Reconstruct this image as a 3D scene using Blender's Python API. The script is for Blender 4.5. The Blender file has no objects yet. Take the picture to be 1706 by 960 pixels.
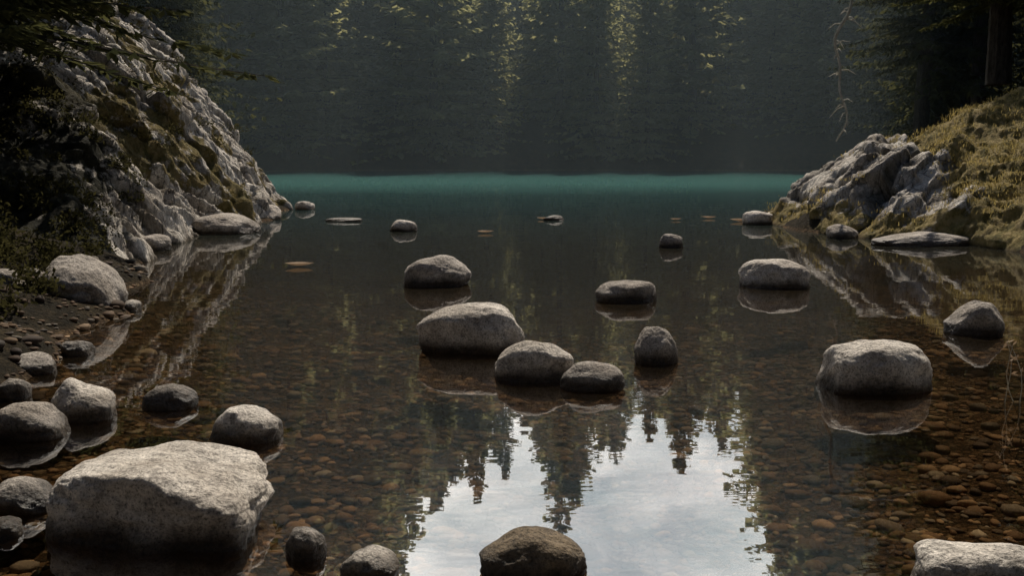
import bpy, math, numpy as np
from mathutils import Vector
rng=np.random.default_rng(7)
scene=bpy.context.scene
COL=scene.collection
# ---------------------------------------------------------------- noise utils
def _h(ix,iy,iz,seed):
    n=(ix.astype(np.int64)*374761393+iy.astype(np.int64)*668265263+iz.astype(np.int64)*2147483647%4294967291+seed*144269)&0xffffffff
    n=((n^(n>>13))*1274126177)&0xffffffff
    n=((n^(n>>16))*2246822519)&0xffffffff
    n=n^(n>>15)
    return (n&0xffffff)/float(0xffffff)
def noise3(x,y,z,seed=0):
    x=np.asarray(x,float);y=np.asarray(y,float)+0*x;z=np.asarray(z,float)+0*x
    ix=np.floor(x);iy=np.floor(y);iz=np.floor(z)
    fx=x-ix;fy=y-iy;fz=z-iz
    fx=fx*fx*fx*(fx*(fx*6-15)+10);fy=fy*fy*fy*(fy*(fy*6-15)+10);fz=fz*fz*fz*(fz*(fz*6-15)+10)
    r=0
    for a in (0,1):
        for b in (0,1):
            for c in (0,1):
                w=(fx if a else 1-fx)*(fy if b else 1-fy)*(fz if c else 1-fz)
                r=r+w*_h(ix+a,iy+b,(iz+c)*7+3,seed)
    return r*2-1
def fbm(x,y,z=0.0,oct=4,seed=0,gain=.5):
    r=0;a=1;f=1
    for i in range(oct):
        r=r+a*noise3(x*f+i*17.3,y*f+i*5.1,np.asarray(z)*f+i*3.7,seed+i*31);a*=gain;f*=2.03
    return r
def vor2(u,v,seed=0):
    iu=np.floor(u);iv=np.floor(v)
    F1=np.full(u.shape,9.);F2=np.full(u.shape,9.);cid=np.zeros(u.shape);dx=np.zeros(u.shape);dy=np.zeros(u.shape)
    for a in (-1,0,1):
        for b in (-1,0,1):
            cx=iu+a;cy=iv+b;z=np.zeros_like(cx)
            px=cx+.1+.8*_h(cx,cy,z,seed);py=cy+.1+.8*_h(cx,cy,z+5,seed)
            d=np.hypot(px-u,py-v);r=_h(cx,cy,z+11,seed)
            n=d<F1
            F2=np.where(n,F1,np.minimum(F2,d));cid=np.where(n,r,cid);dx=np.where(n,u-px,dx);dy=np.where(n,v-py,dy);F1=np.where(n,d,F1)
    return F1,F2,cid,dx,dy
def sstep(a,b,x):
    t=np.clip((x-a)/(b-a),0,1);return t*t*(3-2*t)
def smin(a,b,k):
    h=np.clip(.5+.5*(b-a)/k,0,1);return b*(1-h)+a*h-k*h*(1-h)
# ---------------------------------------------------------------- mesh utils
def mesh_from(name,V,F,smooth=True,mats=(),midx=None,col=None):
    V=np.asarray(V,np.float32);F=np.asarray(F,np.int32)
    me=bpy.data.meshes.new(name);me.vertices.add(len(V));me.vertices.foreach_set('co',V.ravel())
    k=F.shape[1];me.loops.add(F.size);me.loops.foreach_set('vertex_index',F.ravel())
    me.polygons.add(len(F));me.polygons.foreach_set('loop_start',np.arange(0,F.size,k,dtype=np.int32))
    me.polygons.foreach_set('loop_total',np.full(len(F),k,np.int32))
    me.polygons.foreach_set('use_smooth',np.full(len(F),smooth))
    for m in mats: me.materials.append(m)
    if midx is not None: me.polygons.foreach_set('material_index',np.asarray(midx,np.int32))
    me.update(calc_edges=True)
    if col is not None:
        for cname,c in col.items():
            at=me.color_attributes.new(cname,'FLOAT_COLOR','POINT')
            at.data.foreach_set('color',np.asarray(c,np.float32).ravel())
    return me
def obj(name,me,parent=None,loc=(0,0,0)):
    o=bpy.data.objects.new(name,me);COL.objects.link(o);o.location=loc
    if parent: o.parent=parent
    return o
def grid_faces(nx,ny):
    i=np.arange(nx-1)[None,:]+np.arange(ny-1)[:,None]*nx
    i=i.ravel();return np.stack([i,i+1,i+1+nx,i+nx],1)
def tube(pts,rad,n=7):
    pts=np.asarray(pts,float);V=[];F=[]
    for i,p in enumerate(pts):
        t=pts[min(i+1,len(pts)-1)]-pts[max(i-1,0)];t/=np.linalg.norm(t)+1e-9
        a=np.cross(t,[0.13,.99,.05] if abs(t[1])<.9 else [1,0,0]);a/=np.linalg.norm(a);b=np.cross(t,a)
        for k in range(n):
            an=2*math.pi*k/n;V.append(p+rad[i]*(a*math.cos(an)+b*math.sin(an)))
    for i in range(len(pts)-1):
        for k in range(n):
            F.append([i*n+k,i*n+(k+1)%n,(i+1)*n+(k+1)%n,(i+1)*n+k])
    return np.array(V),np.array(F)
# ---------------------------------------------------------------- materials
def newmat(name):
    m=bpy.data.materials.new(name);m.use_nodes=True;nt=m.node_tree;nt.nodes.clear()
    return m,nt,nt.nodes,nt.links
def ramp(nt,fac,stops):
    r=nt.nodes.new('ShaderNodeValToRGB');e=r.color_ramp.elements
    while len(e)<len(stops): e.new(.5)
    for i,(p,c) in enumerate(stops):
        e[i].position=p;e[i].color=(c[0],c[1],c[2],1) if hasattr(c,'__len__') else (c,c,c,1)
    nt.links.new(fac,r.inputs[0]);return r.outputs[0]
def mix(nt,fac,a,b,mode='MIX'):
    m=nt.nodes.new('ShaderNodeMix');m.data_type='RGBA';m.blend_type=mode
    for s,v in ((m.inputs[0],fac),(m.inputs[6],a),(m.inputs[7],b)):
        if isinstance(v,bpy.types.NodeSocket): nt.links.new(v,s)
        elif hasattr(v,'__len__'): s.default_value=(v[0],v[1],v[2],1)
        else: s.default_value=v if s.type=='VALUE' else (v,v,v,1)
    return m.outputs[2]
def math_(nt,op,a,b=0.0,c=None,clamp=False):
    m=nt.nodes.new('ShaderNodeMath');m.operation=op;m.use_clamp=clamp
    for i,v in enumerate((a,b,c)):
        if v is None: continue
        if isinstance(v,bpy.types.NodeSocket): nt.links.new(v,m.inputs[i])
        else: m.inputs[i].default_value=v
    return m.outputs[0]
def noise(nt,vec,scale,detail=5,rough=.55,dist=0):
    n=nt.nodes.new('ShaderNodeTexNoise');n.inputs['Scale'].default_value=scale;n.inputs['Detail'].default_value=detail
    n.inputs['Roughness'].default_value=rough;n.inputs['Distortion'].default_value=dist
    nt.links.new(vec,n.inputs['Vector']);return n.outputs['Fac']
def voro(nt,vec,scale,feat='F1',out='Distance'):
    n=nt.nodes.new('ShaderNodeTexVoronoi');n.feature=feat;n.inputs['Scale'].default_value=scale
    nt.links.new(vec,n.inputs['Vector']);return n.outputs[out]
def bump(nt,h,strength,dist,normal=None):
    b=nt.nodes.new('ShaderNodeBump');b.inputs['Strength'].default_value=strength;b.inputs['Distance'].default_value=dist
    nt.links.new(h,b.inputs['Height'])
    if normal: nt.links.new(normal,b.inputs['Normal'])
    return b.outputs[0]
def finish(nt,col,rough=.85,normal=None,spec=.3):
    p=nt.nodes.new('ShaderNodeBsdfPrincipled');o=nt.nodes.new('ShaderNodeOutputMaterial')
    if isinstance(col,bpy.types.NodeSocket): nt.links.new(col,p.inputs['Base Color'])
    else: p.inputs['Base Color'].default_value=(*col,1)
    if isinstance(rough,bpy.types.NodeSocket): nt.links.new(rough,p.inputs['Roughness'])
    else: p.inputs['Roughness'].default_value=rough
    p.inputs['Specular IOR Level'].default_value=spec
    if normal: nt.links.new(normal,p.inputs['Normal'])
    nt.links.new(p.outputs[0],o.inputs[0]);return p
def pos(nt):
    g=nt.nodes.new('ShaderNodeNewGeometry');s=nt.nodes.new('ShaderNodeSeparateXYZ');nt.links.new(g.outputs['Position'],s.inputs[0])
    return g,s

def stone_mat(name,c1,c2,wetlvl=.07):
    m,nt,n,l=newmat(name);g,s=pos(nt);P=g.outputs['Position']
    a=noise(nt,P,5,6,.6);b=noise(nt,P,85,3,.75);c=noise(nt,P,22,6,.7);d=noise(nt,P,2.3,3,.5)
    col=ramp(nt,a,[(.3,c1),(.7,c2)])
    col=mix(nt,.6,col,ramp(nt,d,[(.38,(.62,.56,.48)),(.6,(1.2,1.18,1.14))]),'MULTIPLY')
    col=mix(nt,.9,col,ramp(nt,b,[(.36,.28),(.46,.95),(.58,1.15),(.7,1.55)]),'MULTIPLY')
    col=mix(nt,.85,col,ramp(nt,c,[(.33,.42),(.53,1.2)]),'MULTIPLY')
    li=noise(nt,P,13,6,.75);col=mix(nt,ramp(nt,li,[(.60,0),(.66,.6)]),col,(.06,.052,.042))
    w=math_(nt,'ADD',s.outputs['Z'],math_(nt,'MULTIPLY',a,.09))
    wet=ramp(nt,w,[(wetlvl,1),(wetlvl+.08,0)])
    col=mix(nt,wet,col,mix(nt,1.0,col,(.15,.125,.095),'MULTIPLY'))
    rough=math_(nt,'MULTIPLY_ADD',wet,-.5,.85)
    nm=bump(nt,b,.6,.009);nm=bump(nt,c,.95,.03,nm);nm=bump(nt,noise(nt,P,9,4,.6),.7,.04,nm)
    finish(nt,col,rough,nm,.35);return m
M_stone=stone_mat('granite_grey',(.32,.285,.245),(.56,.515,.455),.08)
M_stone2=stone_mat('granite_dark',(.19,.167,.142),(.39,.35,.305),.09)
M_stone3=stone_mat('granite_brown',(.07,.052,.033),(.16,.12,.075),.06)

def rock_mat():
    m,nt,n,l=newmat('outcrop_rock');g,s=pos(nt);P=g.outputs['Position']
    mp=n.new('ShaderNodeMapping');mp.inputs['Scale'].default_value=(1,1.6,.5);mp.inputs['Rotation'].default_value=(0,.9,.4);l.new(P,mp.inputs[0]);Q=mp.outputs[0]
    at=n.new('ShaderNodeVertexColor');at.layer_name='mask';sp=n.new('ShaderNodeSeparateColor');l.new(at.outputs[0],sp.inputs[0])
    a=noise(nt,Q,1.6,7,.62,.6);b=noise(nt,Q,9,7,.68,.4);c=noise(nt,P,42,4,.75)
    col=ramp(nt,a,[(.32,(.15,.125,.095)),(.46,(.41,.365,.305)),(.60,(.62,.57,.49))])
    col=mix(nt,.9,col,ramp(nt,b,[(.34,.22),(.46,.95),(.68,1.3)]),'MULTIPLY')
    col=mix(nt,.7,col,ramp(nt,c,[(.35,.4),(.55,1.25)]),'MULTIPLY')
    fl=voro(nt,mix(nt,.12,Q,noise(nt,P,3,4,.6)),2.6,'DISTANCE_TO_EDGE')
    frac=ramp(nt,fl,[(0,.2),(.025,1)])
    col=mix(nt,.7,col,frac,'MULTIPLY')
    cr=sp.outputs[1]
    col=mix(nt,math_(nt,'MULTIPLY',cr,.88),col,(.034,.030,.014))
    ms=math_(nt,'ADD',sp.outputs[0],math_(nt,'MULTIPLY_ADD',noise(nt,P,3.2,6,.7),1.5,-.75))
    msk=ramp(nt,ms,[(.42,0),(.52,1)])
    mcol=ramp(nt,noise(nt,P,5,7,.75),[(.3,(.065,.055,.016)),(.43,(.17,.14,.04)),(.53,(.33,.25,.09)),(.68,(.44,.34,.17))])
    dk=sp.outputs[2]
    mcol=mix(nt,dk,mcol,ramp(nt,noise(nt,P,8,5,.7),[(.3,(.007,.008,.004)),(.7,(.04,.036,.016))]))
    col=mix(nt,msk,col,mcol)
    w=math_(nt,'ADD',s.outputs['Z'],math_(nt,'MULTIPLY',a,.12))
    wet=ramp(nt,w,[(.06,1),(.14,0)])
    col=mix(nt,wet,col,mix(nt,1.0,col,(.25,.22,.18),'MULTIPLY'))
    nm=bump(nt,c,.6,.025);nm=bump(nt,b,1.0,.09,nm);nm=bump(nt,frac,.6,.03,nm);nm=bump(nt,math_(nt,'MULTIPLY',noise(nt,P,30,4,.8),msk),.9,.06,nm)
    finish(nt,col,.88,nm,.25);return m
M_rock=rock_mat()

def ground_mat():
    m,nt,n,l=newmat('forest_ground_and_lakebed');g,s=pos(nt);P=g.outputs['Position']
    land=ramp(nt,noise(nt,P,3,7,.7),[(.3,(.010,.009,.006)),(.5,(.026,.020,.011)),(.7,(.055,.040,.020))])
    land=mix(nt,.8,land,ramp(nt,noise(nt,P,26,6,.8),[(.38,.3),(.5,1),(.62,1.9)]),'MULTIPLY')
    vc=voro(nt,P,22,'F1','Color');sc=n.new('ShaderNodeSeparateColor');l.new(vc,sc.inputs[0])
    bed=ramp(nt,sc.outputs[0],[(0,(.06,.037,.02)),(.4,(.135,.083,.042)),(.8,(.21,.13,.066)),(1,(.27,.20,.12))])
    vd=voro(nt,P,22,'DISTANCE_TO_EDGE')
    bed=mix(nt,1.0,bed,ramp(nt,vd,[(0,.3),(.18,1)]),'MULTIPLY')
    bed=mix(nt,.8,bed,ramp(nt,noise(nt,P,1.2,5,.6),[(.35,.45),(.65,1.3)]),'MULTIPLY')
    f=ramp(nt,s.outputs['Z'],[(.0,0),(.06,1)])
    col=mix(nt,f,bed,land)
    nm=bump(nt,noise(nt,P,14,6,.7),1,.10)
    finish(nt,col,.95,nm,.1);return m
M_ground=ground_mat()

def pebble_mat():
    m,nt,n,l=newmat('pebbles');g,s=pos(nt)
    at=n.new('ShaderNodeVertexColor');at.layer_name='tint'
    col=mix(nt,.6,at.outputs[0],ramp(nt,noise(nt,g.outputs['Position'],40,4,.7),[(.3,.5),(.7,1.3)]),'MULTIPLY')
    col=mix(nt,.8,col,ramp(nt,noise(nt,g.outputs['Position'],.9,4,.6),[(.38,.45),(.62,1.35)]),'MULTIPLY')
    finish(nt,col,.8,None,.2);return m
M_peb=pebble_mat()

def leaf_mat(name,c1,c2,trans,scale=1.5,tf=.45):
    m,nt,n,l=newmat(name);tc=n.new('ShaderNodeNewGeometry');P=tc.outputs['Position']
    f=noise(nt,P,scale,5,.7);col=ramp(nt,f,[(.3,c1),(.7,c2)])
    d=n.new('ShaderNodeBsdfDiffuse');l.new(col,d.inputs[0]);t=n.new('ShaderNodeBsdfTranslucent')
    tcol=mix(nt,1.0,ramp(nt,f,[(.3,.6),(.7,1.2)]),trans,'MULTIPLY');l.new(tcol,t.inputs[0])
    mx=n.new('ShaderNodeMixShader');mx.inputs[0].default_value=tf;l.new(d.outputs[0],mx.inputs[1]);l.new(t.outputs[0],mx.inputs[2])
    o=n.new('ShaderNodeOutputMaterial');l.new(mx.outputs[0],o.inputs[0]);return m
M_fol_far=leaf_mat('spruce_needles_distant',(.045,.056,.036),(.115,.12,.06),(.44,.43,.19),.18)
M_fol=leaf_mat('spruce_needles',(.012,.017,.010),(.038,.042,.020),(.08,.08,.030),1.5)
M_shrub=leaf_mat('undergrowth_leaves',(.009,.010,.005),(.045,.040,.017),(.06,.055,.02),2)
M_grass=leaf_mat('dry_grass',(.13,.11,.03),(.44,.34,.14),(.38,.30,.11),2)
def bark_mat(name,c1,c2):
    m,nt,n,l=newmat(name);g,s=pos(nt);mp=n.new('ShaderNodeMapping');mp.inputs['Scale'].default_value=(1,1,.25);l.new(g.outputs['Position'],mp.inputs[0])
    f=noise(nt,mp.outputs[0],18,6,.7);finish(nt,ramp(nt,f,[(.35,c1),(.65,c2)]),.95,bump(nt,f,.8,.05),.1);return m
M_bark=bark_mat('bark',(.02,.017,.013),(.07,.058,.045))
M_pale=bark_mat('pale_vine_bark',(.28,.26,.19),(.55,.5,.4))

def water_mat():
    m,nt,n,l=newmat('lake_water');g,s=pos(nt);P=g.outputs['Position'];Y=s.outputs['Y']
    mp=n.new('ShaderNodeMapping');mp.inputs['Scale'].default_value=(.55,1.3,1);l.new(P,mp.inputs[0])
    h=noise(nt,mp.outputs[0],2.2,3,.5,.3)
    h2=noise(nt,mp.outputs[0],.5,2,.5)
    nm=bump(nt,h,.04,.03);nm=bump(nt,h2,.05,.08,nm)
    gl=n.new('ShaderNodeBsdfGlossy');gl.inputs['Roughness'].default_value=.01;l.new(nm,gl.inputs['Normal'])
    tr=n.new('ShaderNodeBsdfTransparent');tr.inputs[0].default_value=(.97,.87,.71,1)
    df=n.new('ShaderNodeBsdfDiffuse')
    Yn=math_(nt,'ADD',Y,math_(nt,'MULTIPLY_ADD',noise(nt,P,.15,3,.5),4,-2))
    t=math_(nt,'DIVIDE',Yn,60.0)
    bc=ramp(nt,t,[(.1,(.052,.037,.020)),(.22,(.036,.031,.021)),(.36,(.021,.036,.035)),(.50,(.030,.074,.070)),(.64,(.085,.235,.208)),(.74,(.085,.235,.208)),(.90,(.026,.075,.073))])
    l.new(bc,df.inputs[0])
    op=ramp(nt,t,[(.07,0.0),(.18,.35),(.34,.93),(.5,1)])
    body=n.new('ShaderNodeMixShader');l.new(op,body.inputs[0]);l.new(tr.outputs[0],body.inputs[1]);l.new(df.outputs[0],body.inputs[2])
    fr=n.new('ShaderNodeFresnel');fr.inputs[0].default_value=1.40;l.new(nm,fr.inputs['Normal'])
    fac=math_(nt,'MULTIPLY_ADD',fr.outputs[0],.36,.42,clamp=True)
    mx=n.new('ShaderNodeMixShader');l.new(fac,mx.inputs[0]);l.new(body.outputs[0],mx.inputs[1]);l.new(gl.outputs[0],mx.inputs[2])
    o=n.new('ShaderNodeOutputMaterial');l.new(mx.outputs[0],o.inputs[0]);return m
M_water=water_mat()

# ---------------------------------------------------------------- terrain
SH=np.array([(-2.3,2.2),(-2.6,4.0),(-2.95,5.5),(-3.35,7.1),(-3.75,9.6),(-4.4,11.8),(-5.1,14),(-5.25,16.3),(-4.75,18.2),(-4.95,20.3),(-5.15,22.5),(-5.25,24.4),(-6,25.5),(-7.5,28),(-8.5,35),(-10.5,42),(-14,57),(-4,58.5),(6,58),(18,57),(13,42),(9.5,30),(7.5,24),(5.6,20.9),(4.65,19.7),(4.95,17.6),(5.7,15.8),(6.8,15.1),(7.3,13),(5.8,9),(4.5,6),(3.3,3),(2.5,1.4),(0,1.1),(-1.8,1.4)])
def sdist(x,y):
    x=np.asarray(x,float);y=np.asarray(y,float);sh=x.shape;x=x.ravel();y=y.ravel()
    d=np.full(x.shape,1e9);ins=np.zeros(x.shape,bool)
    for i in range(len(SH)):
        a=SH[i];b=SH[(i+1)%len(SH)];e=b-a
        t=np.clip(((x-a[0])*e[0]+(y-a[1])*e[1])/(e@e),0,1)
        d=np.minimum(d,np.hypot(x-a[0]-t*e[0],y-a[1]-t*e[1]))
        c=((a[1]>y)!=(b[1]>y))
        xi=a[0]+(y-a[1])*e[0]/(e[1] if abs(e[1])>1e-9 else 1e-9)
        ins^=(c&(x<xi))
    return np.where(ins,-d,d).reshape(sh)
def ground_h(x,y):
    x=np.asarray(x,float);y=np.asarray(y,float)
    s=sdist(x,y)+.22*fbm(x*.9,y*.9,0,3,3)
    sl=np.clip(s,0,None)
    land=.02+.42*smin(sl,4.0+0*sl,2.0)+.26*np.clip(sl-3,0,55)+.16*fbm(x*.8,y*.8,0,5,9)*np.clip(sl,0,1)
    near=sstep(8,0,y)
    land=land*(1-.75*near)
    dep=.07+.13*np.clip(-s,0,None)+.05*np.clip(y-8,0,None)*np.clip(-s,0,1)
    bed=-np.minimum(dep,5)+.03*fbm(x*2,y*2,0,3,5)
    t=sstep(-.12,.12,s)
    return bed*(1-t)+land*t
def axis(lo,dl,dh,hi,step,growth=1.13):
    c=list(np.arange(dl,dh+1e-6,step));s=step;v=dh
    while v<hi: s*=growth;v+=s;c.append(v)
    s=step;v=dl;pre=[]
    while v>lo: s*=growth;v-=s;pre.append(v)
    return np.array(pre[::-1]+c)
xs=axis(-600,-9,10,600,.08);ys=axis(-500,1,25,900,.09)
X,Yg=np.meshgrid(xs,ys);Z=ground_h(X,Yg)
me=mesh_from('ground',np.stack([X,Yg,Z],-1).reshape(-1,3),grid_faces(len(xs),len(ys)),mats=[M_ground]);obj('ground',me)
V=np.array([(-40,.3,0),(40,.3,0),(40,64,0),(-40,64,0)],float)
obj('lake_water',mesh_from('lake_water',V,[[0,1,2,3]],mats=[M_water]))

# ---------------------------------------------------------------- rock outcrops
def outcrop(name,x0,x1,y0,y1,step,base,uv,moss_shade,shade_dark,amp=1):
    xs=np.arange(x0,x1,step);ys=np.arange(y0,y1,step);X,Y=np.meshgrid(xs,ys)
    s=sdist(X,Y)+.10*fbm(X*1.3,Y*1.3,0,3,3)
    Z,edge=base(X,Y,s)
    gy,gx=np.gradient(Z,step);nn=np.sqrt(gx**2+gy**2+1);nx,ny,nz=-gx/nn,-gy/nn,1/nn
    u,v=uv(X,Y,Z,s)
    wu=u+.20*fbm(X*.8,Y*.8,Z*.8,4,21);wv=v+.20*fbm(X*.8,Y*.8,Z*.8,4,41)
    F1,F2,c,dx,dy=vor2(wu*.85,wv*.85,5);e1=F2-F1
    G1,G2,c2,dx2,dy2=vor2(wu*2.1+7,wv*1.8+3,8);e2=G2-G1
    H1,H2,c3,dx3,dy3=vor2(wu*5.1+1,wv*4.4+9,13);e3=H2-H1
    d=.34*(c-.5)+.20*(c2-.5)+.06*(c3-.5)
    k=lambda q,o:(np.mod(q*o,1)-.5)
    d+=.45*(k(c,17)*dx+k(c,29)*dy)+.26*(k(c2,17)*dx2+k(c2,29)*dy2)+.08*(k(c3,17)*dx3)
    q=wu*1.9+.35*wv+.35*fbm(X*.6,Y*.6,Z*.6,3,55);fr=q-np.floor(q)
    saw=np.where(fr<.82,fr/.82,(1-fr)/.18)
    d+=.15*(saw-.5)
    q2=wu*5.3-.6*wv+.5*fbm(X,Y,Z,3,56);fr2=q2-np.floor(q2);d+=.04*(np.where(fr2<.8,fr2/.8,(1-fr2)/.2)-.5)
    d-=.17*np.exp(-(e1/.05)**2)+.08*np.exp(-(e2/.05)**2)+.025*np.exp(-(e3/.08)**2)
    d+=.05*fbm(X*1.5,Y*1.5,Z*1.5,5,61,.55)+.018*fbm(X*9,Y*9,Z*9,3,71)
    mo=moss_shade(X,Y,Z,s)
    soft=np.clip(mo,0,1)
    d=amp*(d*(1-.8*soft)+soft*(.09*fbm(X*2.5,Y*2.5,Z*2.5,5,77,.6)))
    d*=sstep(-.5,.35,s)*edge
    P=np.stack([X+nx*d,Y+ny*d,Z+nz*d],-1)
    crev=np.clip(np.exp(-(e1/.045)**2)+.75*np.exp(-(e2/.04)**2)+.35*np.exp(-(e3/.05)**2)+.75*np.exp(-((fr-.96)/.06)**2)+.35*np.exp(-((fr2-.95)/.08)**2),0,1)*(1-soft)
    colr=np.stack([mo,crev,shade_dark(X,Y,Z,s),np.ones_like(X)],-1)
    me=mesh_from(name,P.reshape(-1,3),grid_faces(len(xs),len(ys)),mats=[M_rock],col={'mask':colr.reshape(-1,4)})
    return obj(name,me)
def baseL(X,Y,s):
    cap=np.interp(Y,[10.5,12.5,14.5,16,18,20,23,27,31],[.3,1.0,1.5,2.1,2.8,3.3,3.85,3.9,3.0])+.35*fbm(X*.5,Y*.5,0,2,90)
    up=smin(1.32*np.clip(s,-1,None)-.02,cap+.22*s,.5)
    up=np.where(s<0,np.maximum(1.4*s-.03,-1.0),up)
    edge=sstep(10.4,12.4,Y)*sstep(8.2,6.5,s)
    g=ground_h(X,Y)-.25
    return g*(1-edge)+up*edge,edge
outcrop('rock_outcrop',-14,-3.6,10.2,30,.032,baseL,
  lambda X,Y,Z,s:(Y*.95+s*.85,s*.42+Z*.12-Y*.12),
  lambda X,Y,Z,s:np.clip(.16+.32*sstep(2.4,3.8,s)+.50*sstep(17.0,13.8,Y)*sstep(.3,.9,s)+.40*sstep(.1,.5,fbm(X*.7,Y*.7,Z*.7,3,99)),0,1),  # moss cover, plus a near-end term painting shade onto the lower bank
  lambda X,Y,Z,s:np.clip(.30+.7*sstep(18,15,Y),0,1))  # moss colour turned near black at the near end as painted shade
def baseR(X,Y,s):
    wgt=sstep(6.3,7.6,X)
    up1=smin(.98*np.clip(s,-1,None)-.02,1.55+.30*s+.2*fbm(X*.6,Y*.6,0,2,91),.45)
    up2=smin(.95*np.clip(s,-1,None)-.02,.50+.44*s+.12*fbm(X*.7,Y*.7,0,3,92),.35)
    up=up1*(1-wgt)+up2*wgt
    up=np.where(s<0,np.maximum(1.1*s-.03,-1.0),up)
    edge=sstep(13.0,14.8,Y)*sstep(8.5,7,s)*sstep(29,26,Y)
    g=ground_h(X,Y)-.25
    return g*(1-edge)+up*edge,edge
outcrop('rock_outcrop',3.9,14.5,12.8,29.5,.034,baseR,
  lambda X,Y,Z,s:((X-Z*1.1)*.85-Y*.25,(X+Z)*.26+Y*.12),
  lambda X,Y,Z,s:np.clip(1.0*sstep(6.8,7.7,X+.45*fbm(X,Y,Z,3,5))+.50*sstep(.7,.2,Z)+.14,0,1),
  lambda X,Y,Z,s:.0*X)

# ---------------------------------------------------------------- stones
import bmesh
def ico(sub):
    bm=bmesh.new();bmesh.ops.create_icosphere(bm,subdivisions=sub,radius=1)
    V=np.array([v.co[:] for v in bm.verts]);F=np.array([[v.index for v in f.verts] for f in bm.faces]);bm.free();return V,F
IV5,IF5=ico(6);IV1,IF1=ico(2)
def stone(name,x,y,w,h,depth=None,seed=0,mat=None,prof=None,box=2.6,rot=0,sink=.55,z0=0,facets=5,lean=0,rough=1.0):
    depth=depth or w*.8
    r=np.random.default_rng(seed+100);V=IV5.copy()
    nrm=(np.abs(V)**box).sum(1)**(1/box);V=V/nrm[:,None]
    for i in range(facets):
        nv=r.normal(size=3);nv[2]=abs(nv[2])*.9 if i%2 else nv[2]*.4;nv/=np.linalg.norm(nv);dd=r.uniform(.76,.94)
        q=V@nv;t=(q-dd)/.06;ex=.06*np.log1p(np.exp(np.clip(t,-20,20)));V=V-nv*(ex*.85)[:,None]
    o=seed*7.7
    V=V*(1+.10*fbm(V[:,0]*1.1+o,V[:,1]*1.1,V[:,2]*1.1,2,seed)[:,None]+rough*.028*fbm(V[:,0]*3.5+o,V[:,1]*3.5,V[:,2]*3.5,4,seed)[:,None]+rough*.006*fbm(V[:,0]*16+o,V[:,1]*16,V[:,2]*16,3,seed)[:,None])
    V[:,0]=(V[:,0]-V[:,0].min())/(np.ptp(V[:,0]))*2-1;V[:,1]=(V[:,1]-V[:,1].min())/(np.ptp(V[:,1]))*2-1
    top=V[:,2].max();V[:,2]/=top
    if prof is not None:
        pk=np.linspace(-1,1,len(prof));xx=np.linspace(-1,1,81);pp=np.interp(xx,pk,prof);ker=np.hanning(11);ker/=ker.sum()
        pp=np.convolve(np.pad(pp,5,mode='edge'),ker,mode='valid');pp/=pp.max()
        k=np.interp(V[:,0],xx,pp)
        V[:,2]=np.where(V[:,2]>0,V[:,2]*k,V[:,2])
    c=math.cos(rot);s_=math.sin(rot)
    P=np.empty_like(V);lx=V[:,0]*w/2+lean*V[:,2]*h;ly=V[:,1]*depth/2
    P[:,0]=lx*c-ly*s_;P[:,1]=lx*s_+ly*c
    eq=h*.25
    P[:,2]=np.where(V[:,2]>0,eq+V[:,2]*(h-eq),eq+V[:,2]*(h*sink+eq))
    me=mesh_from(name,P,IF5,mats=[mat or M_stone])
    return obj(name,me,loc=(x,y,z0))
B='boulder';S='stone'
stone(B,-1.40,3.88,.86,.30,.72,1,M_stone,[.86,1.0,1.0,1.0,.96,.72,.64,.58],4.4,0,facets=3,rough=1.3)
stone(S,-1.37,5.02,.355,.165,.28,2,M_stone,[.8,1,1,.95,.7],2.5)
stone(S,-1.97,5.65,.30,.13,.24,3,M_stone2,[.7,.95,1,.9,.6],2.3)
stone(S,-2.38,5.45,.36,.21,.32,4,M_stone,[.6,1,.85,.7,.45],2.4)
stone(S,-2.52,5.08,.40,.17,.30,5,M_stone2,[.8,1,1,.9,.8],2.6)
stone(S,-2.02,4.02,.26,.13,.24,6,M_stone2)
stone(S,-1.98,3.72,.17,.06,.15,7,M_stone2)
stone(S,-3.14,7.1,.23,.10,.2,8,M_stone2)
stone(S,-3.2,6.55,.36,.12,.3,9,M_stone2)
stone(S,-2.98,5.85,.2,.12,.2,19,M_stone2)
stone(S,-.76,3.52,.155,.11,.14,10,M_stone2)
stone(S,-.50,3.36,.21,.09,.18,11,M_stone,[.6,.95,1,.8,.5])
stone(B,.075,3.39,.385,.145,.26,12,M_stone3,[.45,.7,.95,1,.95,.85,.7],2.4,facets=3)
stone(B,1.60,3.32,.44,.13,.30,13,M_stone,None,2.5)
stone(B,-.30,7.28,.80,.34,.50,14,M_stone,[.74,.88,.95,1,1,.95,.85],3.0,.0,facets=3)
stone(B,.145,6.38,.52,.25,.36,15,M_stone,[.5,.8,1,1,.9,.75],2.6,facets=4)
stone(S,.50,6.10,.405,.16,.28,16,M_stone2,None,2.3,facets=2,rough=.5)
stone(S,1.0,6.85,.31,.25,.26,17,M_stone2,[.8,1,1,.95,.9],2.4,facets=3)
stone(B,-.80,10.75,.73,.32,.50,18,M_stone2,[.8,.95,1,1,.9],2.8,facets=3)
stone(S,1.10,9.6,.60,.19,.36,20,M_stone2,None,2.9,facets=2,rough=.6)
stone(B,2.80,10.6,.76,.30,.46,21,M_stone,[.85,1,.95,.9,.75],3.0,facets=4)
stone(B,2.26,6.12,.71,.30,.46,22,M_stone,[.95,.92,1,.95,.92,.85],3.0,facets=3)
stone(S,3.70,7.9,.46,.26,.32,23,M_stone2,[.35,.7,1,.95,.7],2.4)
stone(S,-1.89,17.5,.48,.20,.36,24,M_stone)
stone(S,2.33,14.7,.36,.20,.3,25,M_stone2)
stone(S,.83,20.0,.42,.10,.3,26,M_stone2,[.3,.7,1,1,.7])
stone(S,-3.3,19.7,.72,.07,.4,27,M_stone,None,2.4)
stone(B,-3.88,8.95,.74,.52,.65,28,M_stone2,[.7,1,1,.85,.5],2.5)
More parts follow.
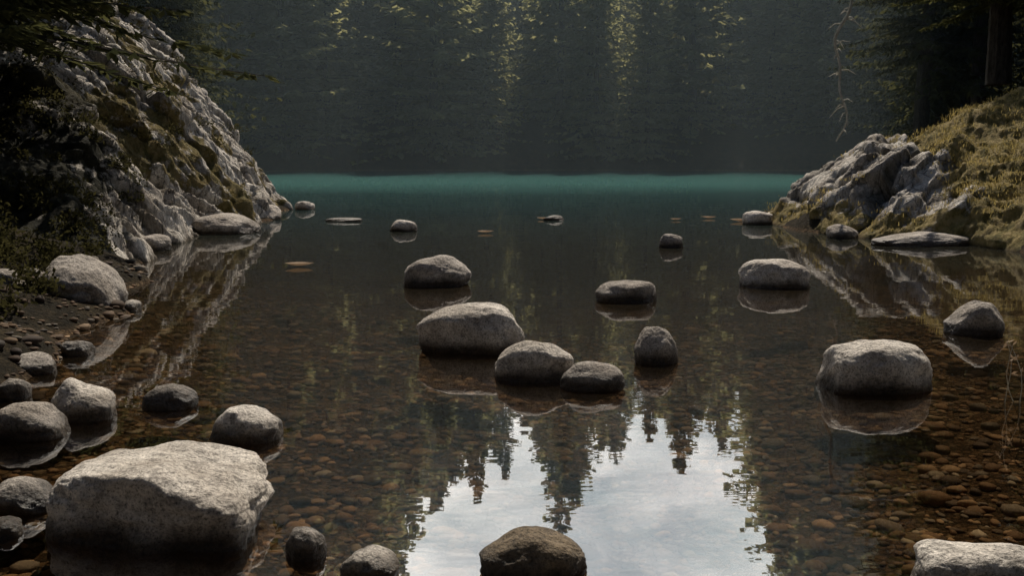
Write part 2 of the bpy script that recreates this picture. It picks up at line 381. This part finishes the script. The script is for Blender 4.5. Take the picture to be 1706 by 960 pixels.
stone(S,-4.8,23.3,.45,.20,.4,29,M_stone)
stone(S,-3.45,9.0,.15,.1,.2,30,M_stone)
stone(B,6.15,15.1,1.5,.20,.7,31,M_stone2,[.5,.8,1,.8,.7],3,.1)
stone(S,5.35,16.2,.5,.22,.5,32,M_stone2)
stone(S,4.65,19.0,.55,.25,.5,33,M_stone)
stone(B,9.3,18.0,.9,.5,.8,34,M_stone2,z0=1.6)
stone(B,-4.95,17.2,1.25,.34,1.0,35,M_stone2,[.6,1,1,.8,.5],2.6)
stone(S,-5.2,14.4,.6,.22,.5,37,M_stone2)
stone(S,-4.95,20.2,.6,.3,.6,38,M_stone)
rs=np.random.default_rng(77)
for i in range(9):
    yy=rs.uniform(5.6,9.5);xx=float(np.interp(yy,SH[:6,1],SH[:6,0]))-rs.uniform(.1,1.1);ww=rs.uniform(.15,.42)
    stone(S,xx,yy,ww,ww*.45,ww*.8,200+i,M_stone2,z0=float(ground_h(np.array([xx]),np.array([yy]))[0])-.02)

# ---------------------------------------------------------------- pebbles
n=19000
px=rng.uniform(-4.6,5.5,n);py=2.0+11*rng.random(n)**1.4
sd=sdist(px,py);k=sd<.15+.8*rng.random(n)**2;px,py=px[k],py[k];n=len(px)
sz=np.minimum(rng.lognormal(-3.62,.45,n),.09);gz=ground_h(px,py)
ang=rng.uniform(0,6.28,n);ca,sa=np.cos(ang),np.sin(ang)
asp=rng.uniform(.55,1,n);fl=rng.uniform(.3,.55,n)
jit=1+.22*noise3(IV1[None,:,0]*1.3+np.arange(n)[:,None]*3.1,IV1[None,:,1]*1.3,IV1[None,:,2]*1.3,2)
bx=IV1[None,:,0]*sz[:,None]*jit;by=IV1[None,:,1]*(sz*asp)[:,None]*jit;bz=IV1[None,:,2]*(sz*fl)[:,None]*jit
V=np.stack([px[:,None]+bx*ca[:,None]-by*sa[:,None],py[:,None]+bx*sa[:,None]+by*ca[:,None],gz[:,None]+bz+(sz*.1)[:,None]],-1)
F=(IF1[None]+(np.arange(n)*len(IV1))[:,None,None]).reshape(-1,3)
pal=np.array([(.15,.088,.046),(.235,.143,.075),(.32,.21,.118),(.18,.145,.11),(.36,.30,.22),(.08,.053,.034)])
tc=pal[rng.choice(6,n,p=[.27,.27,.12,.14,.04,.16])]*rng.uniform(.6,1.15,(n,1))
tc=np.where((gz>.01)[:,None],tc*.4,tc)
C=np.concatenate([np.repeat(tc,len(IV1),0),np.ones((n*len(IV1),1))],1)
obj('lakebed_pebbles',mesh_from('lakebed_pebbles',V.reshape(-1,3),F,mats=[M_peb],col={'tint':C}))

# ---------------------------------------------------------------- conifers
def conifer(name,H,R,seed,z0=.06,levels=34,per=8,seg=9,tw=.55,wid=.09,mat=None,side=3,power=.85,tr=.013):
    r=np.random.default_rng(seed)
    tp=[(0.02*H*math.sin(i*.9+seed)*.25*(1 if 0<i<8 else 0),0.02*H*math.cos(i*1.3)*.2*(1 if 0<i<8 else 0),H*i/8*.99) for i in range(9)]
    TV,TF=tube(tp,[H*tr*(1-i/8.3)+.01 for i in range(9)],8)
    Q=[];BV=[TV];BF=[TF];off=len(TV)
    for L in range(levels):
        f=(L+r.random()*.8)/levels;z=H*(z0+(1-z0)*f)
        rad=R*((1-f)**power)*(.72+.28*min(1,f*6+.4))+.05
        m=per if f<.8 else max(4,per-2)
        a0=r.random()*6.28
        for b in range(m):
            if r.random()<.10: continue
            az=a0+b*6.283/m+r.normal()*.22;ln=rad*r.uniform(.5,1.15);dr=np.array([math.cos(az),math.sin(az)])
            droop=r.uniform(.22,.42)*(1-f*.9);lift=.10+.5*f
            ts=np.linspace(.0,1,seg+1)
            zz=z+ln*(lift*ts-droop*ts**1.5*1.3+.10*ts**4)
            pts=np.stack([dr[0]*ln*ts,dr[1]*ln*ts,zz],1)
            if L%2==0 and side>=3 and f<.85:
                v,ff=tube(pts[::3],[.012+.02*ln/R*(1-i/4) for i in range(len(pts[::3]))],3)
                BV.append(v);BF.append(ff+off);off+=len(v)
            for i in range(1,seg+1):
                t=ts[i];p=pts[i]
                for sgn in (-1,1):
                    for q in range(side-1):
                        an=az+sgn*r.uniform(.5,1.25);l2=tw*(1-.62*t)*r.uniform(.55,1.2)*min(1,ln/R*1.6+.25)
                        e=p+np.array([math.cos(an)*l2,math.sin(an)*l2,-l2*r.uniform(.1,.75)])
                        w=wid*r.uniform(.6,1.3);pr=np.array([-math.sin(an)*w,math.cos(an)*w,r.normal()*w*.5])
                        mid=p*.5+e*.5
                        p0=p+np.array([r.normal()*.02,r.normal()*.02,r.normal()*.03])
                        Q.append([p0,mid+pr,e,mid-pr])
                l2=tw*.7*r.uniform(.4,1.1)*(1-.5*t);w=wid*.8;an=r.random()*3.14
                e=p+np.array([r.normal()*.08,r.normal()*.08,-l2]);pr=np.array([math.cos(an)*w,math.sin(an)*w,0])
                Q.append([p,p*.45+e*.55+pr,e,p*.45+e*.55-pr])
    Q=np.array(Q).reshape(-1,3);nq=len(Q)//4
    V=np.concatenate(BV+[Q]);FB=np.concatenate(BF);FQ=np.arange(nq*4).reshape(-1,4)+off
    F=np.concatenate([FB,FQ]);mi=np.concatenate([np.zeros(len(FB)),np.ones(nq)])
    return mesh_from(name,V,F,smooth=False,mats=[M_bark,mat or M_fol],midx=mi)
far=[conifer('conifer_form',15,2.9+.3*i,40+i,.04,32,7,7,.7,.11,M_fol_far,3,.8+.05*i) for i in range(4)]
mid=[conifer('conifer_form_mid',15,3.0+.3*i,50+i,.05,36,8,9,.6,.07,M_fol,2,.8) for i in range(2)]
near=[conifer('conifer_form_near',14,3.0,60+i,.17,38,9,15,.42,.035,M_fol,4,.7,.019) for i in range(2)]
def skyline(az):
    return np.interp(az,[-.9,-.2,-.145,-.125,-.05,.0,.03,.055,.10,.15,.19,.23,.265,.285,.33,.9],
                   [.66,.62,.56,.42,.37,.34,.34,.41,.33,.30,.35,.30,.34,.50,.58,.66])
forest=bpy.data.objects.new('distant_forest',None);COL.objects.link(forest)
cnt=0
def plant(x,y,H,parent,meshes,nm='conifer',wk=1.0):
    global cnt
    z=float(ground_h(np.array([x]),np.array([y]))[0])
    o=obj(nm,meshes[int(rng.integers(len(meshes)))],parent,(x,y,z-.15))
    k=H/15.0;w=k*rng.uniform(.85,1.25)*wk
    o.scale=(w,w,k);o.rotation_euler=(rng.normal()*.03,rng.normal()*.03,rng.uniform(0,6.28));cnt+=1;return o
for y in np.arange(60.5,112,4.4):
    for x in np.arange(-62,70,4.4+ (y-60)*.03):
        xx=x+rng.uniform(-2.1,2.1);yy=y+rng.uniform(-2.0,2.0)
        z=float(ground_h(np.array([xx]),np.array([yy]))[0]);S_=float(skyline(xx/yy))
        H=S_*yy-1.5-z
        H*=rng.uniform(.58,1.04)
        if H<5: H=rng.uniform(4,6)
        H=min(H,36)
        if yy<70: H=min(H,rng.uniform(11,20))
        plant(xx,yy,H,forest,far,wk=1.2)
side=bpy.data.objects.new('shore_forest',None);COL.objects.link(side)
for i in range(120):
    yy=rng.uniform(8,58);sg=-1 if rng.random()<.5 else 1
    for tr in range(20):
        xx=sg*rng.uniform(7,34)
        if sdist(np.array([xx]),np.array([yy]))[0]>(4.2 if yy<32 else 2.5): break
    else: continue
    if sg>0 and yy<31 and xx<16: continue
    if abs(xx/yy)<.30 and yy<58: continue
    plant(xx,yy,rng.uniform(11,19),side,mid)
back=bpy.data.objects.new('forest_behind_blocker',None);COL.objects.link(back)  # unseen trees added behind the camera to cut ambient light
for i in range(110):
    xx=rng.uniform(-26,26);yy=rng.uniform(-24,6)
    if math.hypot(xx,yy)<4.5 or sdist(np.array([xx]),np.array([yy]))[0]<2.5: continue
    plant(xx,yy,rng.uniform(12,19),back,mid)
def tree(x,y,H,i,rot,w=1):
    z=float(ground_h(np.array([x]),np.array([y]))[0])
    o=obj('spruce_tree',near[i],None,(x,y,z-.1));o.scale=(H/14*w,H/14*w,H/14);o.rotation_euler=(0,0,rot);return o
tree(-7.4,13.4,13,0,.3,1.6)
tree(-9.6,17.5,15,1,1.3,1.25)
tree(-10.2,22.5,16,0,2.2)
tree(-7.0,9.8,11,1,4.,1.1)
o=tree(11.5,24.2,11,0,5.0,1.35);o.location.z=2.9
o=tree(14.6,25.0,11,1,2.0,1.1);o.location.z=3.1
tree(14.5,36,17,1,1.0,.9)

r=np.random.default_rng(5)
limb=[(11.5,24.1,6.6),(9.2,21.5,6.2),(6.9,18.3,5.25),(5.9,18.0,5.0),(5.4,17.9,4.8)]
v1,f1=tube(limb,[.06,.05,.04,.025,.012],6)
pts=[]
for i in range(40):
    t=i/39;pts.append((5.85+.10*math.sin(t*9)+.05*math.sin(t*23)-.10*t,18+.05*math.cos(t*11),5.0-3.45*t))
v2,f2=tube(pts,[.034*(1-.6*i/39) for i in range(40)],5)
VV=[v1,v2];FF=[f1,f2+len(v1)];off=len(v1)+len(v2)
for i in range(26):
    p=np.array(pts[r.integers(3,38)]);d=r.normal(size=3)*np.array([1,1,.5]);d/=np.linalg.norm(d);l_=r.uniform(.08,.32)
    q=[p,p+d*l_*.5+[0,0,.02],p+d*l_-[0,0,.05]];v,f=tube(q,[.012,.009,.005],4);VV.append(v);FF.append(f+off);off+=len(v)
obj('hanging_vine',mesh_from('hanging_vine',np.concatenate(VV),np.concatenate(FF),mats=[M_pale]))

# ---------------------------------------------------------------- undergrowth, grass
from mathutils.bvhtree import BVHTree
def surf_z(xs_,ys_):
    bpy.context.view_layer.update();dg=bpy.context.evaluated_depsgraph_get();out=[];bv=[]
    for o in bpy.data.objects:
        if o.name.startswith('rock_outcrop'): bv.append(BVHTree.FromObject(o,dg))
    g=ground_h(xs_,ys_)
    for i in range(len(xs_)):
        z=g[i]
        for b in bv:
            h=b.ray_cast(Vector((xs_[i],ys_[i],20)),Vector((0,0,-1)))
            if h[0] is not None: z=max(z,h[0].z)
        out.append(z)
    return np.array(out)
def blades(name,cx,cy,cz,per,hgt,spread,wid,mat,r,bend=.5):
    n=len(cx)*per;bx=np.repeat(cx,per)+r.normal(size=n)*spread;by=np.repeat(cy,per)+r.normal(size=n)*spread;bz=np.repeat(cz,per)-.03
    h=hgt*r.uniform(.4,1.2,n);a=r.uniform(0,6.28,n);bd=bend*r.uniform(.2,1.2,n)*h;w=wid*r.uniform(.6,1.3,n)
    wa=a+1.57
    b0=np.stack([bx-np.cos(wa)*w,by-np.sin(wa)*w,bz],-1);b1=np.stack([bx+np.cos(wa)*w,by+np.sin(wa)*w,bz],-1)
    mx_=bx+np.cos(a)*bd*.35;my_=by+np.sin(a)*bd*.35
    m0=np.stack([mx_-np.cos(wa)*w*.7,my_-np.sin(wa)*w*.7,bz+h*.6],-1);m1=np.stack([mx_+np.cos(wa)*w*.7,my_+np.sin(wa)*w*.7,bz+h*.6],-1)
    t=np.stack([bx+np.cos(a)*bd,by+np.sin(a)*bd,bz+h*(1-.3*bend)],-1)
    V=np.stack([b0,b1,m1,m0,t],1).reshape(-1,3);i=np.arange(n)*5
    F=np.concatenate([np.stack([i,i+1,i+2],1),np.stack([i,i+2,i+3],1),np.stack([i+3,i+2,i+4],1)])
    return obj(name,mesh_from(name,V,F,smooth=False,mats=[mat]))
r=np.random.default_rng(11)
gx_=r.uniform(4.8,13,9000);gy_=r.uniform(14.8,24,9000);sd=sdist(gx_,gy_)
k=(sd>.25)&(((gx_>7.0)&(fbm(gx_*1.2,gy_*1.2,0,3,4)>-.35))|((sd<.7)&(r.random(9000)<.25))|(r.random(9000)<.03));gx_,gy_=gx_[k],gy_[k]
blades('dry_grass',gx_,gy_,surf_z(gx_,gy_),11,.085,.10,.006,M_grass,r,.9)
def leaves(name,cx,cy,cz,per,size,rad,mat,r):
    n=len(cx)*per
    d=r.normal(size=(n,3));d/=np.linalg.norm(d,axis=1)[:,None];d[:,2]=np.abs(d[:,2]);rr=rad*r.random(n)**.4*np.repeat(r.uniform(.5,1.3,len(cx)),per)
    c=np.stack([np.repeat(cx,per),np.repeat(cy,per),np.repeat(cz,per)],-1)+d*rr[:,None]
    a=r.normal(size=(n,3));a/=np.linalg.norm(a,axis=1)[:,None];b=np.cross(a,r.normal(size=(n,3)));b/=np.linalg.norm(b,axis=1)[:,None]
    s=size*r.uniform(.5,1.3,n)[:,None]
    V=np.stack([c-a*s,c+b*s*.45,c+a*s,c-b*s*.45],1).reshape(-1,3)
    return obj(name,mesh_from(name,V,np.arange(n*4).reshape(-1,4),smooth=False,mats=[mat]))
ux=r.uniform(-10,-3,3200);uy=r.uniform(5,25,3200);sd=sdist(ux,uy);cl_=fbm(ux*.8,uy*.8,0,3,14)
k=(sd>.3)&(((uy<15.5)&(cl_>-.15)&(sd>.4))|(sd>3.4)|((sd>1.0)&(r.random(3200)<.08)));ux,uy=ux[k],uy[k];uz=surf_z(ux,uy)
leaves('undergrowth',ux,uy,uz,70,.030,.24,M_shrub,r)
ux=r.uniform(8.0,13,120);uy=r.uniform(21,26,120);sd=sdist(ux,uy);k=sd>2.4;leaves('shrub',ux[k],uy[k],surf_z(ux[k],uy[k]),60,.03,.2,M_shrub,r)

def fleaf(x,y,L,rot,mat):
    n=9;V=[];F=[]
    for i in range(n):
        t=i/(n-1);w=.28*math.sin(math.pi*t**.8)*L;zc=.012+.10*L*(2*t-1)**2
        for s_ in (-1,0,1): V.append(((t-.5)*L,s_*w,zc+abs(s_)*.10*L*math.sin(math.pi*t)))
    for i in range(n-1):
        for j in range(2): F.append([i*3+j,i*3+j+1,i*3+j+4,i*3+j+3])
    o=obj('floating_leaf',mesh_from('floating_leaf',V,F,mats=[mat]),None,(x,y,.004));o.rotation_euler=(0,0,rot)
M_leaf=leaf_mat('fallen_leaf',(.22,.16,.11),(.42,.33,.24),(.18,.12,.07),9)
fleaf(-2.62,12.3,.36,.1,M_leaf);fleaf(-.45,17.0,.3,.2,M_leaf);fleaf(3.25,19.9,.25,.3,M_leaf);fleaf(4.0,20.4,.3,-.1,M_leaf);fleaf(.62,20.1,.3,2.6,M_leaf);fleaf(4.45,19.6,.4,.1,M_leaf)

r=np.random.default_rng(3);VV=[];FF=[];off=0;LQ=[]
for j in range(5):
    b=np.array([2.98+r.normal()*.05,5.75+r.normal()*.05,-.2]);d=np.array([r.normal()*.18-.05,r.normal()*.1,.55]);q=[b+d*t*(1,1,1)+np.array([.03*math.sin(t*6+j),0,0]) for t in np.linspace(0,1,7)]
    v,f=tube(q,[.004*(1-.1*i) for i in range(7)],4);VV.append(v);FF.append(f+off);off+=len(v)
    for p in q[4:]:
        for k2 in range(2):
            a=r.normal(size=3);a/=np.linalg.norm(a);c=np.cross(a,r.normal(size=3));c/=np.linalg.norm(c);LQ.append([p,p+a*.02+c*.009,p+a*.045,p+a*.02-c*.009])
LQ=np.array(LQ).reshape(-1,3)
V=np.concatenate(VV+[LQ]);FB=np.concatenate(FF);FQ=np.arange(len(LQ)).reshape(-1,4)+off
obj('twig_plant',mesh_from('twig_plant',V,np.concatenate([FB,FQ]),smooth=False,mats=[M_pale,M_leaf],midx=np.r_[np.zeros(len(FB)),np.ones(len(FQ))]))

# ---------------------------------------------------------------- mist over the far half of the lake
m,nt,nn_,l=newmat('mist');vs=nn_.new('ShaderNodeVolumeScatter');vs.inputs['Color'].default_value=(.68,.86,.90,1);vs.inputs['Density'].default_value=.0031
o_=nn_.new('ShaderNodeOutputMaterial');l.new(vs.outputs[0],o_.inputs['Volume'])
bm=bmesh.new();bmesh.ops.create_cube(bm,size=1);me=bpy.data.meshes.new('mist');bm.to_mesh(me);bm.free();me.materials.append(m)
o=obj('mist',me,None,(0,77,18));o.scale=(180,100,50)

# ---------------------------------------------------------------- light
AZ=math.radians(13);EL=math.radians(54)
sd_=Vector((math.sin(AZ)*math.cos(EL),math.cos(AZ)*math.cos(EL),math.sin(EL)))
L=bpy.data.lights.new('sun','SUN');L.energy=5;L.angle=math.radians(.5);L.color=(1,.92,.80)
lo=bpy.data.objects.new('sun',L);COL.objects.link(lo);lo.rotation_euler=sd_.to_track_quat('Z','Y').to_euler()
w=bpy.data.worlds.new('World');scene.world=w;w.use_nodes=True;nt=w.node_tree;nt.nodes.clear()
sk=nt.nodes.new('ShaderNodeTexSky');sk.sky_type='NISHITA';sk.sun_disc=False;sk.sun_elevation=EL;sk.sun_rotation=AZ;sk.air_density=1.0;sk.dust_density=1.5
tc=nt.nodes.new('ShaderNodeTexCoord');mp=nt.nodes.new('ShaderNodeMapping');mp.inputs['Scale'].default_value=(1,1,2.2);nt.links.new(tc.outputs['Generated'],mp.inputs[0])
sx=nt.nodes.new('ShaderNodeSeparateXYZ');nt.links.new(tc.outputs['Generated'],sx.inputs[0])
f=noise(nt,mp.outputs[0],3.0,7,.55,.3)
bank=ramp(nt,sx.outputs['Y'],[(.45,0),(.80,1)])
fac=math_(nt,'MULTIPLY',ramp(nt,f,[(.30,.5),(.48,1)]),bank)
cl=ramp(nt,noise(nt,mp.outputs[0],6.5,6,.6,.5),[(.36,(11.0,13.2,13.6)),(.50,(17.5,18.8,18.6)),(.62,(25,25.6,24.6))])
col=mix(nt,fac,sk.outputs[0],cl)
bg=nt.nodes.new('ShaderNodeBackground');bg.inputs[1].default_value=.1;nt.links.new(col,bg.inputs[0])
wo=nt.nodes.new('ShaderNodeOutputWorld');nt.links.new(bg.outputs[0],wo.inputs[0])

cam=bpy.data.cameras.new('camera');cam.lens=35.3;cam.sensor_width=36;cam.clip_end=3000
co=bpy.data.objects.new('camera',cam);COL.objects.link(co);co.location=(0,0,1.5);co.rotation_euler=(math.radians(90-8.16),0,0);scene.camera=co
scene.view_settings.view_transform='Standard';scene.view_settings.look='None';scene.view_settings.exposure=0
print('trees',cnt)
